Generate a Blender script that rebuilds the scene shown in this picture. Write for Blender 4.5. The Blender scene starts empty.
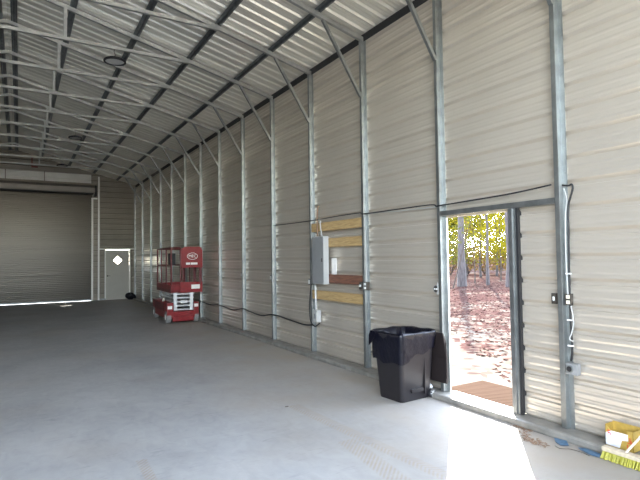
import bpy, bmesh, math, random
from mathutils import Vector, Matrix, Euler
random.seed(7)
C = bpy.context.scene.collection
PI = math.pi
XR = -0.22                      # ridge line
WX = 4.31                       # inner face of right wall sheeting
WL = 2*XR - WX                  # left wall
XP = 4.247                      # inner face of the posts
S = 1.524
Y0 = 2.8255
FRONT = Y0 - 2*S - 0.06
BACK = 22.62
PW, PD = 0.050, 0.0635
def py(n): return Y0 + n*S
def mir(x): return 2*XR - x
def zr(x):                      # underside of rafters
    return 4.80 + 0.25*(4.25 - (x if x >= XR else mir(x)))

# ------------------------------------------------------------------ materials
def mat(name, col, rough=0.5, metal=0.0, var=0.0, scale=3.0, col2=None, bump=0.0, bscale=40.0, spec=0.5, stretch=(1,1,1), trans=0.0):
    m = bpy.data.materials.new(name); m.use_nodes = True
    nt = m.node_tree; N = nt.nodes; L = nt.links
    b = N['Principled BSDF']
    b.inputs['Roughness'].default_value = rough
    b.inputs['Metallic'].default_value = metal
    b.inputs['Specular IOR Level'].default_value = spec
    b.inputs['Base Color'].default_value = (*col, 1)
    tc = N.new('ShaderNodeTexCoord'); mp = N.new('ShaderNodeMapping')
    mp.inputs['Scale'].default_value = stretch
    L.new(tc.outputs['Object'], mp.inputs['Vector'])
    if var > 0 or col2:
        n = N.new('ShaderNodeTexNoise'); n.inputs['Scale'].default_value = scale
        n.inputs['Detail'].default_value = 5
        L.new(mp.outputs['Vector'], n.inputs['Vector'])
        r = N.new('ShaderNodeValToRGB')
        c2 = col2 or tuple(max(0, c*(1-var)) for c in col)
        r.color_ramp.elements[0].position = 0.35; r.color_ramp.elements[1].position = 0.65
        r.color_ramp.elements[0].color = (*c2, 1); r.color_ramp.elements[1].color = (*col, 1)
        L.new(n.outputs['Fac'], r.inputs['Fac']); L.new(r.outputs['Color'], b.inputs['Base Color'])
    if bump > 0:
        n2 = N.new('ShaderNodeTexNoise'); n2.inputs['Scale'].default_value = bscale
        n2.inputs['Detail'].default_value = 3
        L.new(mp.outputs['Vector'], n2.inputs['Vector'])
        bp = N.new('ShaderNodeBump'); bp.inputs['Strength'].default_value = bump; bp.inputs['Distance'].default_value = 0.01
        L.new(n2.outputs['Fac'], bp.inputs['Height']); L.new(bp.outputs['Normal'], b.inputs['Normal'])
    return m

M = {}
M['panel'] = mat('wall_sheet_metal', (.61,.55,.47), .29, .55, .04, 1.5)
M['roofpanel'] = mat('roof_sheet_metal', (.86,.83,.74), .30, .70, .05, 1.5)
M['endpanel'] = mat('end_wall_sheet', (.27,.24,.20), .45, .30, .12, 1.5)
M['galv'] = mat('galvanized_tube', (.34,.355,.35), .40, .85, .22, 9)
M['galvroof'] = mat('bright_galvanized_tube', (.44,.44,.42), .34, .65, .2, 9)
M['galvdark'] = mat('dull_galvanized', (.29,.30,.30), .42, .85, .25, 9)
M['hat'] = mat('hat_channel_steel', (.24,.26,.265), .45, .85, .3, 12)
M['railmetal'] = mat('dusty_base_rail', (.31,.295,.265), .5, .3, .35, 7)
M['black'] = mat('black_rubber', (.012,.012,.014), .6)
M['blackplastic'] = mat('black_cart_plastic', (.014,.012,.014), .32, 0, .2, 20, spec=.5)
M['lid'] = mat('faded_lid_plastic', (.018,.013,.013), .45, 0, .2, 12)
M['film'] = mat('black_plastic_film', (.004,.004,.009), .28, 0, .2, 14, spec=.3, bump=.6, bscale=22)
M['curtain'] = mat('roll_door_curtain', (.10,.087,.073), .30, .5, .10, 1.2, bump=.5, bscale=2.2, stretch=(.12,1,3.5))
M['drum'] = mat('door_coil_steel', (.24,.22,.20), .45, .5, .1, 3)
M['pale'] = mat('pale_header_panel', (.80,.78,.74), .5, .1, .1, 3)
M['whitetrack'] = mat('white_painted_metal', (.85,.84,.80), .4, .1, .05, 6)
M['doorpaint'] = mat('grey_door_paint', (.50,.475,.42), .45, 0, .05, 4)
M['red'] = mat('red_machine_paint', (.24,.003,.006), .38, 0, .25, 10)
M['darkred'] = mat('dark_red_paint', (.12,.003,.005), .4, 0, .25, 10)
M['silver'] = mat('silver_steel', (.78,.79,.80), .3, .6, .1, 8)
M['tire'] = mat('grey_tire_rubber', (.28,.27,.26), .7, 0, .2, 20)
M['whitelabel'] = mat('white_label', (.85,.82,.78), .5)
M['greybox'] = mat('grey_enamel', (.27,.275,.275), .42, .2, .08, 8)
M['lightgrey'] = mat('light_grey_plastic', (.42,.42,.405), .45)
M['whiteplastic'] = mat('white_plastic', (.82,.82,.80), .4)
M['bronze'] = mat('dark_box_steel', (.07,.06,.05), .45, .5)
M['cream'] = mat('cream_device', (.78,.72,.58), .4)
M['cable_b'] = mat('black_cable', (.015,.015,.016), .45)
M['cable_w'] = mat('white_cable', (.48,.48,.46), .5)
M['yellow'] = mat('yellow_carton', (.50,.33,.07), .5, 0, .2, 20)
M['cartonwhite'] = mat('white_carton_print', (.78,.77,.80), .5, 0, .12, 30)
M['redprint'] = mat('red_print', (.60,.06,.03), .5)
M['bristle'] = mat('yellow_bristles', (.40,.365,.04), .6, 0, .3, 60)
M['beigewood'] = mat('beige_wood', (.62,.52,.38), .55, 0, .25, 30, stretch=(.2,1,1))
M['handle'] = mat('pale_pink_wood', (.80,.68,.58), .5, 0, .1, 30)
M['blue'] = mat('blue_plastic_scrap', (.07,.16,.27), .35, 0, .4, 30)
M['wire'] = mat('thin_dark_wire', (.10,.08,.06), .5)
M['debris'] = mat('dry_debris', (.30,.19,.12), .8, 0, .5, 40)
M['rust'] = mat('rusty_red_primer', (.20,.035,.02), .7, 0, .3, 20)
M['concreteedge'] = mat('threshold_concrete', (.58,.55,.50), .7, 0, .2, 14, bump=.2)
M['bark'] = mat('grey_bark', (.075,.065,.068), .9, 0, .5, 14, bump=.5, bscale=30, stretch=(1,1,.2))
M['bark2'] = mat('brown_bark', (.055,.04,.032), .9, 0, .5, 14, bump=.4, bscale=30, stretch=(1,1,.2))
M['sky_glass'] = mat('frosted_pane', (.9,.9,.9), .3)

def wood(name, c1, c2):
    m = bpy.data.materials.new(name); m.use_nodes = True
    nt = m.node_tree; N = nt.nodes; L = nt.links; b = N['Principled BSDF']; b.inputs['Roughness'].default_value = .7
    tc = N.new('ShaderNodeTexCoord'); mp = N.new('ShaderNodeMapping'); mp.inputs['Scale'].default_value = (3, 1.3, 14)
    L.new(tc.outputs['Object'], mp.inputs['Vector'])
    n = N.new('ShaderNodeTexNoise'); n.inputs['Scale'].default_value = 3; n.inputs['Detail'].default_value = 6; n.inputs['Distortion'].default_value = 1.2
    L.new(mp.outputs['Vector'], n.inputs['Vector'])
    r = N.new('ShaderNodeValToRGB'); r.color_ramp.elements[0].position = .35; r.color_ramp.elements[1].position = .62
    r.color_ramp.elements[0].color = (*c2, 1); r.color_ramp.elements[1].color = (*c1, 1)
    L.new(n.outputs['Fac'], r.inputs['Fac']); L.new(r.outputs['Color'], b.inputs['Base Color'])
    return m
M['pine'] = wood('yellow_pine', (.46,.32,.15), (.30,.19,.075))
M['redboard'] = wood('red_brown_board', (.20,.085,.05), (.10,.045,.03))

def leafmat(name, cols, tr=0.55, scale=1.1):
    m = bpy.data.materials.new(name); m.use_nodes = True
    nt = m.node_tree; N = nt.nodes; L = nt.links
    for n in list(N): N.remove(n)
    out = N.new('ShaderNodeOutputMaterial'); d = N.new('ShaderNodeBsdfDiffuse'); t = N.new('ShaderNodeBsdfTranslucent'); mx = N.new('ShaderNodeMixShader')
    mx.inputs[0].default_value = tr
    g = N.new('ShaderNodeTexCoord'); n = N.new('ShaderNodeTexNoise'); n.inputs['Scale'].default_value = scale; n.inputs['Detail'].default_value = 8; n.inputs['Roughness'].default_value = .8
    L.new(g.outputs['Object'], n.inputs['Vector'])
    r = N.new('ShaderNodeValToRGB'); r.color_ramp.elements[0].position = .36; r.color_ramp.elements[1].position = .66
    r.color_ramp.elements[0].color = (*cols[0], 1); r.color_ramp.elements[1].color = (*cols[-1], 1)
    for i, c in enumerate(cols[1:-1]):
        e = r.color_ramp.elements.new(.36 + .3*(i+1)/(len(cols)-1)); e.color = (*c, 1)
    L.new(n.outputs['Fac'], r.inputs['Fac']); L.new(r.outputs['Color'], d.inputs['Color']); L.new(r.outputs['Color'], t.inputs['Color'])
    L.new(d.outputs[0], mx.inputs[1]); L.new(t.outputs[0], mx.inputs[2]); L.new(mx.outputs[0], out.inputs['Surface'])
    return m
M['leaf_y'] = leafmat('yellow_leaves', [(0.065,0.070,0.010), (0.170,0.150,0.010), (0.230,0.200,0.020)])
M['leaf_o'] = leafmat('orange_leaves', [(0.070,0.040,0.020), (0.150,0.100,0.040), (0.160,0.125,0.025)])
M['leaf_g'] = leafmat('pale_green_leaves', [(0.040,0.050,0.022), (0.085,0.095,0.030), (0.140,0.130,0.025)])
M['bounceground'] = mat('light_bounce_ground', (.66,.63,.57), .9, 0, .15, 9, bump=.3, spec=.1)
M['skyblock'] = mat('sky_blocker_rise', (0.018,0.022,0.009), .95, 0, .5, .8, spec=.1)
M['litter'] = leafmat('fallen_leaves', [(.045,.026,.024), (.085,.050,.044), (.13,.092,.074)], .1, 8)

# concrete floor
def concrete():
    m = bpy.data.materials.new('concrete_slab'); m.use_nodes = True
    nt = m.node_tree; N = nt.nodes; L = nt.links; b = N['Principled BSDF']
    tc = N.new('ShaderNodeTexCoord')
    def noise(sc, det, st=(1,1,1), dist=0):
        mp = N.new('ShaderNodeMapping'); mp.inputs['Scale'].default_value = st
        L.new(tc.outputs['Object'], mp.inputs['Vector'])
        n = N.new('ShaderNodeTexNoise'); n.inputs['Scale'].default_value = sc; n.inputs['Detail'].default_value = det
        n.inputs['Distortion'].default_value = dist
        L.new(mp.outputs['Vector'], n.inputs['Vector']); return n.outputs['Fac']
    def math_(op, a, bb=None, cc=None, clamp=False):
        n = N.new('ShaderNodeMath'); n.operation = op; n.use_clamp = clamp
        for i, v in enumerate((a, bb, cc)):
            if v is None: continue
            if isinstance(v, (int, float)): n.inputs[i].default_value = v
            else: L.new(v, n.inputs[i])
        return n.outputs[0]
    r = N.new('ShaderNodeValToRGB'); r.color_ramp.elements[0].position = .3; r.color_ramp.elements[1].position = .7
    r.color_ramp.elements[0].color = (.275,.28,.285, 1); r.color_ramp.elements[1].color = (.40,.40,.40, 1)
    mixn = math_('ADD', math_('MULTIPLY', noise(.9, 6, (1,1,1), .6), .65), math_('MULTIPLY', noise(9, 6, (1,.6,1), 1.0), .35))
    L.new(mixn, r.inputs['Fac'])
    # scuffs: thin darker streaks
    sc = N.new('ShaderNodeMapRange'); sc.inputs['From Min'].default_value = .60; sc.inputs['From Max'].default_value = .72; sc.clamp = True
    L.new(noise(5, 8, (.5,2.2,1), 2.5), sc.inputs['Value'])
    mx = N.new('ShaderNodeMix'); mx.data_type = 'RGBA'; mx.blend_type = 'MULTIPLY'
    L.new(math_('MULTIPLY', sc.outputs[0], .35), mx.inputs['Factor']); L.new(r.outputs['Color'], mx.inputs['A']); mx.inputs['B'].default_value = (.55,.57,.60,1)
    # muddy tyre prints
    sep = N.new('ShaderNodeSeparateXYZ'); L.new(tc.outputs['Object'], sep.inputs[0])
    x, y = sep.outputs[0], sep.outputs[1]
    masks = []
    for (x0, y0, x1, y1, w) in ((2.60, 4.95, 2.74, 2.0, .085), (2.50, 3.75, 2.25, 2.0, .10), (0.86, 4.3, 0.80, 2.2, .05)):
        k = (x1-x0)/(y1-y0)
        cx = math_('ADD', math_('MULTIPLY', math_('SUBTRACT', y, y0), k), x0)
        dist = math_('ABSOLUTE', math_('SUBTRACT', x, cx))
        a = math_('SUBTRACT', 1.0, math_('DIVIDE', dist, w), clamp=True)
        a = math_('MULTIPLY', a, 3.0, clamp=True)
        yy = math_('MULTIPLY', math_('GREATER_THAN', y, y1), math_('LESS_THAN', y, y0))
        masks.append((math_('MULTIPLY', a, yy), dist))
    tot = math_('MAXIMUM', math_('MAXIMUM', masks[0][0], masks[1][0]), masks[2][0])
    tread = math_('SINE', math_('MULTIPLY', math_('ADD', y, math_('MULTIPLY', masks[0][1], .9)), 150))
    tread = math_('MULTIPLY', math_('ADD', math_('MULTIPLY', tread, .5), .6), tot)
    tread = math_('MULTIPLY', tread, math_('MULTIPLY', noise(9, 6), .95), clamp=True)
    mx2 = N.new('ShaderNodeMix'); mx2.data_type = 'RGBA'
    L.new(tread, mx2.inputs['Factor']); L.new(mx.outputs['Result'], mx2.inputs['A']); mx2.inputs['B'].default_value = (.30,.235,.165,1)
    # dust, and warm bounce light painted into the colour towards the right wall
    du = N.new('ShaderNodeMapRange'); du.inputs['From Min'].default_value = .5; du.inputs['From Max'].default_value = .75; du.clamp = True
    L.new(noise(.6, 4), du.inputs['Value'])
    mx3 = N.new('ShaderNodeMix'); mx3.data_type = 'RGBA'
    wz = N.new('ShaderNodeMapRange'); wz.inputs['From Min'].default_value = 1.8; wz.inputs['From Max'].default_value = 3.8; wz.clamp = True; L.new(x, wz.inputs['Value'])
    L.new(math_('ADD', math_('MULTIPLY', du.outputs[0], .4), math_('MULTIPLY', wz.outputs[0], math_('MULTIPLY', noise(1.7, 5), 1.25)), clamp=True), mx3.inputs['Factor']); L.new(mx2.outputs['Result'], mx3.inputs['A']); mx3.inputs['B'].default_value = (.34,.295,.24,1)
    L.new(mx3.outputs['Result'], b.inputs['Base Color'])
    b.inputs['Roughness'].default_value = .55; b.inputs['Specular IOR Level'].default_value = .15
    bp = N.new('ShaderNodeBump'); bp.inputs['Strength'].default_value = .15; bp.inputs['Distance'].default_value = .01
    L.new(noise(30, 6), bp.inputs['Height']); L.new(bp.outputs['Normal'], b.inputs['Normal'])
    return m
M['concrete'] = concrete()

def groundmat():
    m = bpy.data.materials.new('leafy_sand'); m.use_nodes = True
    nt = m.node_tree; N = nt.nodes; L = nt.links; b = N['Principled BSDF']; b.inputs['Roughness'].default_value = .95
    b.inputs['Specular IOR Level'].default_value = 0
    tc = N.new('ShaderNodeTexCoord')
    v = N.new('ShaderNodeTexVoronoi'); v.inputs['Scale'].default_value = 7
    L.new(tc.outputs['Object'], v.inputs['Vector'])
    n = N.new('ShaderNodeTexNoise'); n.inputs['Scale'].default_value = .5; n.inputs['Detail'].default_value = 7
    L.new(tc.outputs['Object'], n.inputs['Vector'])
    sep = N.new('ShaderNodeSeparateXYZ'); L.new(tc.outputs['Object'], sep.inputs[0])
    mr = N.new('ShaderNodeMapRange'); mr.inputs['From Min'].default_value = 5.5; mr.inputs['From Max'].default_value = 13; mr.inputs['To Min'].default_value = -.16; mr.inputs['To Max'].default_value = .16
    L.new(sep.outputs[0], mr.inputs['Value'])
    sb = N.new('ShaderNodeSeparateColor'); L.new(v.outputs['Color'], sb.inputs[0])
    a = N.new('ShaderNodeMath'); a.operation = 'ADD'; L.new(n.outputs['Fac'], a.inputs[0]); L.new(mr.outputs[0], a.inputs[1])
    g = N.new('ShaderNodeMath'); g.operation = 'MULTIPLY_ADD'; L.new(sb.outputs[0], g.inputs[0]); g.inputs[1].default_value = .35; L.new(a.outputs[0], g.inputs[2])
    r = N.new('ShaderNodeValToRGB'); e = r.color_ramp.elements
    e[0].position = .52; e[0].color = (0.130,0.117,0.102,1); e[1].position = .95; e[1].color = (.050,.029,.027,1)
    q = e.new(.68); q.color = (0.090,0.069,0.058,1); q = e.new(.80); q.color = (0.058,0.034,0.031,1)
    L.new(g.outputs[0], r.inputs['Fac']); L.new(r.outputs['Color'], b.inputs['Base Color'])
    return m
M['ground'] = groundmat()

def matmat():
    m = bpy.data.materials.new('woven_mat'); m.use_nodes = True
    nt = m.node_tree; N = nt.nodes; L = nt.links; b = N['Principled BSDF']; b.inputs['Roughness'].default_value = .9; b.inputs['Specular IOR Level'].default_value = 0
    tc = N.new('ShaderNodeTexCoord'); w = N.new('ShaderNodeTexWave'); w.inputs['Scale'].default_value = 7; w.inputs['Distortion'].default_value = 1.5
    w.bands_direction = 'DIAGONAL'; L.new(tc.outputs['Object'], w.inputs['Vector'])
    r = N.new('ShaderNodeValToRGB'); r.color_ramp.elements[0].color = (.030,.020,.015,1); r.color_ramp.elements[1].color = (.068,.047,.036,1)
    L.new(w.outputs['Fac'], r.inputs['Fac']); L.new(r.outputs['Color'], b.inputs['Base Color'])
    return m
M['doormat'] = matmat()

# ------------------------------------------------------------------ mesh helpers
class MB:
    def __init__(s): s.v = []; s.f = []
    def add(s, vs, fs):
        o = len(s.v); s.v += [tuple(v) for v in vs]; s.f += [tuple(i+o for i in f) for f in fs]; return s
    def box(s, a, b):
        x0,y0,z0 = (min(a[i],b[i]) for i in range(3)); x1,y1,z1 = (max(a[i],b[i]) for i in range(3))
        return s.add([(x0,y0,z0),(x1,y0,z0),(x1,y1,z0),(x0,y1,z0),(x0,y0,z1),(x1,y0,z1),(x1,y1,z1),(x0,y1,z1)],
            [(0,3,2,1),(4,5,6,7),(0,1,5,4),(1,2,6,5),(2,3,7,6),(3,0,4,7)])
    def beam(s, p, q, w, h, up=(0,1,0)):
        p, q = Vector(p), Vector(q); d = (q-p).normalized(); u = Vector(up); u = (u - d*u.dot(d)).normalized(); r = d.cross(u)
        vs = [c + r*(a*w/2) + u*(b*h/2) for c in (p,q) for a,b in ((-1,-1),(1,-1),(1,1),(-1,1))]
        return s.add(vs, [(0,3,2,1),(4,5,6,7),(0,1,5,4),(1,2,6,5),(2,3,7,6),(3,0,4,7)])
    def tube(s, pts, rad, n=8, cap=True):
        pts = [Vector(p) for p in pts]; rads = rad if isinstance(rad, (list,tuple)) else [rad]*len(pts)
        rings = []; prev = None
        for i, p in enumerate(pts):
            d = (pts[min(i+1,len(pts)-1)] - pts[max(i-1,0)]).normalized()
            u = prev if prev is not None else (Vector((0,0,1)) if abs(d.z) < .9 else Vector((1,0,0)))
            u = (u - d*u.dot(d)).normalized(); prev = u; r = d.cross(u)
            rings.append([p + (u*math.cos(2*PI*k/n) + r*math.sin(2*PI*k/n))*rads[i] for k in range(n)])
        vs = [v for R in rings for v in R]; fs = []
        for i in range(len(rings)-1):
            for k in range(n):
                a = i*n+k; b = i*n+(k+1)%n; fs.append((a, b, b+n, a+n))
        if cap: fs.append(tuple(range(n))[::-1]); fs.append(tuple(range((len(rings)-1)*n, len(rings)*n)))
        return s.add(vs, fs)
    def prism(s, poly, axis, a, b):
        def P(u, v, t): return {'x':(t,u,v),'y':(u,t,v),'z':(u,v,t)}[axis]
        n = len(poly)
        return s.add([P(u,v,a) for u,v in poly] + [P(u,v,b) for u,v in poly],
            [tuple(range(n))[::-1], tuple(range(n,2*n))] + [(i,(i+1)%n,(i+1)%n+n,i+n) for i in range(n)])
    def build(s, name, m, parent=None, bevel=0, smooth=False):
        me = bpy.data.meshes.new(name); me.from_pydata(s.v, [], s.f); me.update()
        bm = bmesh.new(); bm.from_mesh(me); bmesh.ops.recalc_face_normals(bm, faces=bm.faces)
        if bevel: bmesh.ops.bevel(bm, geom=bm.edges[:], offset=bevel, segments=2, affect='EDGES', profile=.6)
        bm.to_mesh(me); bm.free()
        if smooth:
            for p in me.polygons: p.use_smooth = True
        me.materials.append(M[m] if isinstance(m, str) else m)
        o = bpy.data.objects.new(name, me); C.objects.link(o)
        if parent: o.parent = parent; o.matrix_parent_inverse = Matrix.Identity(4)
        return o
def tag(o, label, cat, group=None, kind=None):
    o['label'] = label; o['category'] = cat
    if group: o['group'] = group
    if kind: o['kind'] = kind
    return o
def struct(o): o['kind'] = 'structure'; return o
def thing(name, loc, label, cat, group=None, rz=0):
    o = bpy.data.objects.new(name, None); o.empty_display_size = .1; C.objects.link(o); o.location = loc; o.rotation_euler = (0,0,rz)
    return tag(o, label, cat, group)
def dup(root, loc, label=None, group=None):
    r = root.copy(); C.objects.link(r); r.location = loc
    if label: r['label'] = label
    if group: r['group'] = group
    for ch in list(root.children):
        c = ch.copy(); C.objects.link(c); c.parent = r
        for g in list(ch.children):
            d = g.copy(); C.objects.link(d); d.parent = c
    return r

# ------------------------------------------------------------------ ribbed sheeting
PITCH = .2245
def rib_profile(u0, u1, phase, minor=.004):
    """list of (u, depth) with depth measured outward; 19 mm major ribs, 4 mm minor ribs"""
    base = [(-.028,0),(-.022,.030),(.008,.030),(.036,0),(.056,0),(.070,minor),(.080,minor),(.094,0),(.130,0),(.144,minor),(.154,minor),(.168,0)]
    pts = []; k0 = int((u0-phase)/PITCH)-2; k1 = int((u1-phase)/PITCH)+2
    for k in range(k0, k1+1):
        pts += [(phase+k*PITCH+a, d) for a, d in base]
    pts.sort()
    def at(u):
        for (a,da),(b,db) in zip(pts, pts[1:]):
            if a <= u <= b: return da + (db-da)*(u-a)/max(b-a,1e-9)
        return 0
    return [(u0, at(u0))] + [p for p in pts if u0+1e-4 < p[0] < u1-1e-4] + [(u1, at(u1))]
def sheet(mb, prof, fn, t0, t1, th=.0015):
    """prof points extruded t0..t1; fn(u, d, t) -> xyz ; closed thin solid"""
    n = len(prof)
    vs = [fn(u,d,t0) for u,d in prof] + [fn(u,d,t1) for u,d in prof] + [fn(u,d+th,t0) for u,d in prof] + [fn(u,d+th,t1) for u,d in prof]
    fs = []
    for i in range(n-1):
        fs += [(i,i+1,i+1+n,i+n), (2*n+i, 3*n+i, 3*n+i+1, 2*n+i+1), (i,2*n+i,2*n+i+1,i+1), (n+i,n+i+1,3*n+i+1,3*n+i)]
    fs += [(0,n,3*n,2*n), (n-1,3*n-1,4*n-1,2*n-1)]
    mb.add(vs, fs)

ZPH = .925
# right wall (doorway opening y 3.30..4.29, z up to 2.12)
DY0, DY1, DZ = 3.255, 4.290, 2.115
mb = MB(); fr = lambda u,d,t: (WX+d, t, u)
full = rib_profile(.012, 4.80, ZPH); head = rib_profile(DZ, 4.80, ZPH)
sheet(mb, full, fr, FRONT, DY0); sheet(mb, head, fr, DY0, DY1); sheet(mb, full, fr, DY1, BACK)
struct(mb.build('wall_right', 'panel'))
mb = MB(); sheet(mb, full, lambda u,d,t: (WL-d, t, u), FRONT, BACK); struct(mb.build('wall_left', 'panel'))

# end walls (horizontal ribs), gable cut under the roof
def endwall(name, Y, sgn, rects, m):
    mb = MB()
    for (x0,x1,z0,z1) in rects:
        sheet(mb, rib_profile(z0, z1, ZPH), lambda u,d,t: (t, Y+sgn*d, u), x0, x1)
    o = mb.build(name, m); bm = bmesh.new(); bm.from_mesh(o.data)
    for s in (1,-1):
        nrm = Vector((s*.25, 0, 1)).normalized(); co = Vector((XR, 0, 4.80+.25*(4.25-XR)+.108))
        bmesh.ops.bisect_plane(bm, geom=bm.verts[:]+bm.edges[:]+bm.faces[:], plane_co=co, plane_no=nrm, clear_outer=True)
    bm.to_mesh(o.data); bm.free(); struct(o)
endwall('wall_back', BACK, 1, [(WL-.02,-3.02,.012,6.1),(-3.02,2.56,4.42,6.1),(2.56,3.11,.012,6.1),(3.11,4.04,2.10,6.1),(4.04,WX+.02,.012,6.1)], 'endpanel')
FO = dict(x0=-3.9, x1=3.0, z=4.75)
endwall('wall_front', FRONT, -1, [(WL-.02,FO['x0'],.012,6.1),(FO['x0'],FO['x1'],FO['z'],6.1),(FO['x1'],WX+.02,.012,6.1)], 'panel')

# roof sheeting: ribs run down the slope
mb = MB(); prof = rib_profile(FRONT-.15, BACK+.15, 1.02, .006)
for s in (1,-1):
    def rf(u,d,t,s=s):
        x = XR + s*t; return (x, u, 4.80+.25*(4.25-(XR+t))+.108+d)
    sheet(mb, prof, rf, 0.0, 4.25-XR+.28)
mb.box((XR-.12, FRONT-.15, zr(XR)+.135), (XR+.12, BACK+.15, zr(XR)+.139))
struct(mb.build('ceiling', 'roofpanel'))
# closure along both eaves, black to paint in the eave shadow
for i, (xa, xb) in enumerate(((WX-.012, WX+.03), (WL-.03, WL+.012))):
    mb = MB(); mb.box((xa, FRONT, 4.79), (xb, BACK, zr(4.31)+.112)); struct(mb.build('trim_%d' % (i+1), 'black'))
# slab
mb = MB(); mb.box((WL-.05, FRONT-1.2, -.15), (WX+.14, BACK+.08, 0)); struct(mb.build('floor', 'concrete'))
# base rails: rounded tube with a flat channel behind it
def rail(mb, xs, y0, y1):
    f = lambda x: x if xs > 0 else mir(x)
    poly = [(4.072,0),(4.066,.012),(4.066,.046),(4.074,.058),(4.088,.063),(4.118,.063),(4.132,.056),(4.138,.044),(4.33,.044),(4.33,0)]
    mb.prism([(f(x),z) for x,z in poly], 'y', y0, y1)
mb = MB(); rail(mb, 1, FRONT, BACK-.03); struct(mb.build('trim_3', 'railmetal'))
mb = MB(); rail(mb, -1, FRONT, BACK-.03); struct(mb.build('trim_4', 'galvdark'))
mb = MB(); mb.box((2.86, BACK-.075, 0), (3.10, BACK-.01, .06)); struct(mb.build('trim_5', 'galv'))
mb = MB(); mb.box((WX+.026, DY0, -.06), (WX+.10, DY1, .040)); struct(mb.build('trim_6', 'concreteedge'))

# ------------------------------------------------------------------ wall posts
def make_post():
    t = thing('wall_post', (0,0,0), '', 'post', 'galvanized wall posts along the right wall')
    MB().box((XP, -PW, .046), (XP+PD-.002, 0, zr(XP)-.004)).build('post_tube', 'galv', t, bevel=.004)
    mb = MB().box((WX-.006, -PW-.045, .046), (WX-.001, -PW, 4.785))
    for k in range(21):
        z = ZPH - 3.5*PITCH + k*PITCH
        if z < .1: continue
        mb.tube([(WX-.006, -PW-.022, z), (WX-.011, -PW-.022, z)], .006, 6)
    mb.build('mounting_flange', 'galv', t)
    return t
post0 = make_post()
desc = {-1:'galvanized wall post nearest the front opening, right of the broom',
 0:'galvanized wall post with outlets and cables, right of the open doorway',
 1:'galvanized wall post forming the left side of the open doorway, behind the trash bin',
 2:'galvanized wall post left of the trash bin, at the right ends of the wooden boards',
 3:'galvanized wall post carrying the grey electrical panel'}
ordn = ['', 'first','second','third','fourth','fifth','sixth','seventh','eighth','ninth','tenth']
for n in range(-1, 13):
    if n in desc: lb = desc[n]
    elif n <= 6: lb = '%s galvanized wall post to the left of the grey electrical panel' % ordn[n-3]
    elif n == 12: lb = 'galvanized wall post farthest back, next to the grey man door'
    else: lb = '%s galvanized wall post counted from the back corner by the man door' % ordn[13-n]
    if n == -1: post0.location = (0, py(n), 0); post0['label'] = lb
    else: dup(post0, (0, py(n), 0), lb)
# back corner post
t = thing('corner_post', (4.24, BACK-.05, 0), 'galvanized corner post at the back right corner', 'post')
MB().box((.0,-.01,.046), (.062,.045,4.79)).build('post_tube', 'galv', t)
# posts on the left wall (rotated copies)
for n in range(5, 13):
    r = dup(post0, (mir(0), py(n)-PW, 0), 'galvanized wall post on the far part of the left wall', 'galvanized wall posts along the left wall'); r.rotation_euler = (0,0,PI)

# ------------------------------------------------------------------ roof trusses
TH = .0635
def make_truss():
    t = thing('roof_truss', (0,0,0), '', 'truss', 'galvanized roof trusses')
    yc = -.027
    for s in (1,-1):
        f = (lambda x: x) if s > 0 else mir
        a = (f(4.306), yc, zr(4.306)+.033); b = (f(XR), yc, zr(XR)+.033)
        MB().beam(a, b, .0635, .05).build('rafter', 'galvroof', t)
        MB().beam((f(3.615), yc, zr(3.615)+.004), (f(XP+.003), yc, 3.97), .042, .040).build('knee_brace', 'galv', t)
        MB().beam((f(.61), yc, 5.245), (f(.61), yc, zr(.61)+.01), .05, .05).build('strut', 'galvroof', t)
    MB().beam((2.64, yc, 5.222), (mir(2.64), yc, 5.222), .052, .046).build('tie_beam', 'galvroof', t)
    for x in (3.52, 2.62, 1.70, .74):
        z = zr(x)+.033
        MB().box((x-.040, yc-.056, z+.024), (x+.0, yc-.024, z+.028)).box((x-.040, yc-.029, z-.005), (x+.0, yc-.0252, z+.024)).build('purlin_clip', 'galvroof', t)
    return t
tr0 = make_truss()
NM = ['nearest','second','third','fourth','fifth','sixth','seventh','eighth','ninth','tenth','eleventh','twelfth','farthest']
for n in range(0, 13):
    lb = ('galvanized roof truss nearest the camera, at the top right corner' if n == 0 else
          'galvanized roof truss farthest back, just before the roll-up door wall' if n == 12 else
          '%s galvanized roof truss counted from the camera' % NM[n])
    if n == 0: tr0.location = (0, py(0), 0); tr0['label'] = lb
    else: dup(tr0, (0, py(n), 0), lb)

# hat channel purlins, open side down
def purlin(x, label):
    zb = zr(x) + .066; sl = -.25 if x > XR else .25
    prof = [(-.050,0),(-.026,0),(-.020,.038),(.020,.038),(.026,0),(.050,0)]
    lo = [(x+a, zb + sl*a + b) for a,b in prof]; hi = [(x+a, zb + sl*a + b + .002) for a,b in prof]
    mb = MB().prism(lo + hi[::-1], 'y', FRONT+.02, BACK-.02)
    o = mb.build('roof_purlin', 'hat'); tag(o, label, 'purlin', 'dark roof purlins'); return o
for i, x in enumerate((3.52, 2.62, 1.70, .72)):
    purlin(x, ['dark roof purlin nearest the right wall, running the length of the building','second dark roof purlin from the right wall',
               'third dark roof purlin from the right wall','fourth dark roof purlin from the right wall, halfway down the slope from the ridge'][i])
purlin(XR+.11, 'dark ridge purlin, right one of the close pair at the peak')
purlin(XR-.11, 'dark ridge purlin, left one of the close pair at the peak')
for i, x in enumerate((.72, 1.70, 2.62, 3.52)):
    purlin(mir(x), '%s dark roof purlin left of the ridge' % ordn[i+1])

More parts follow.
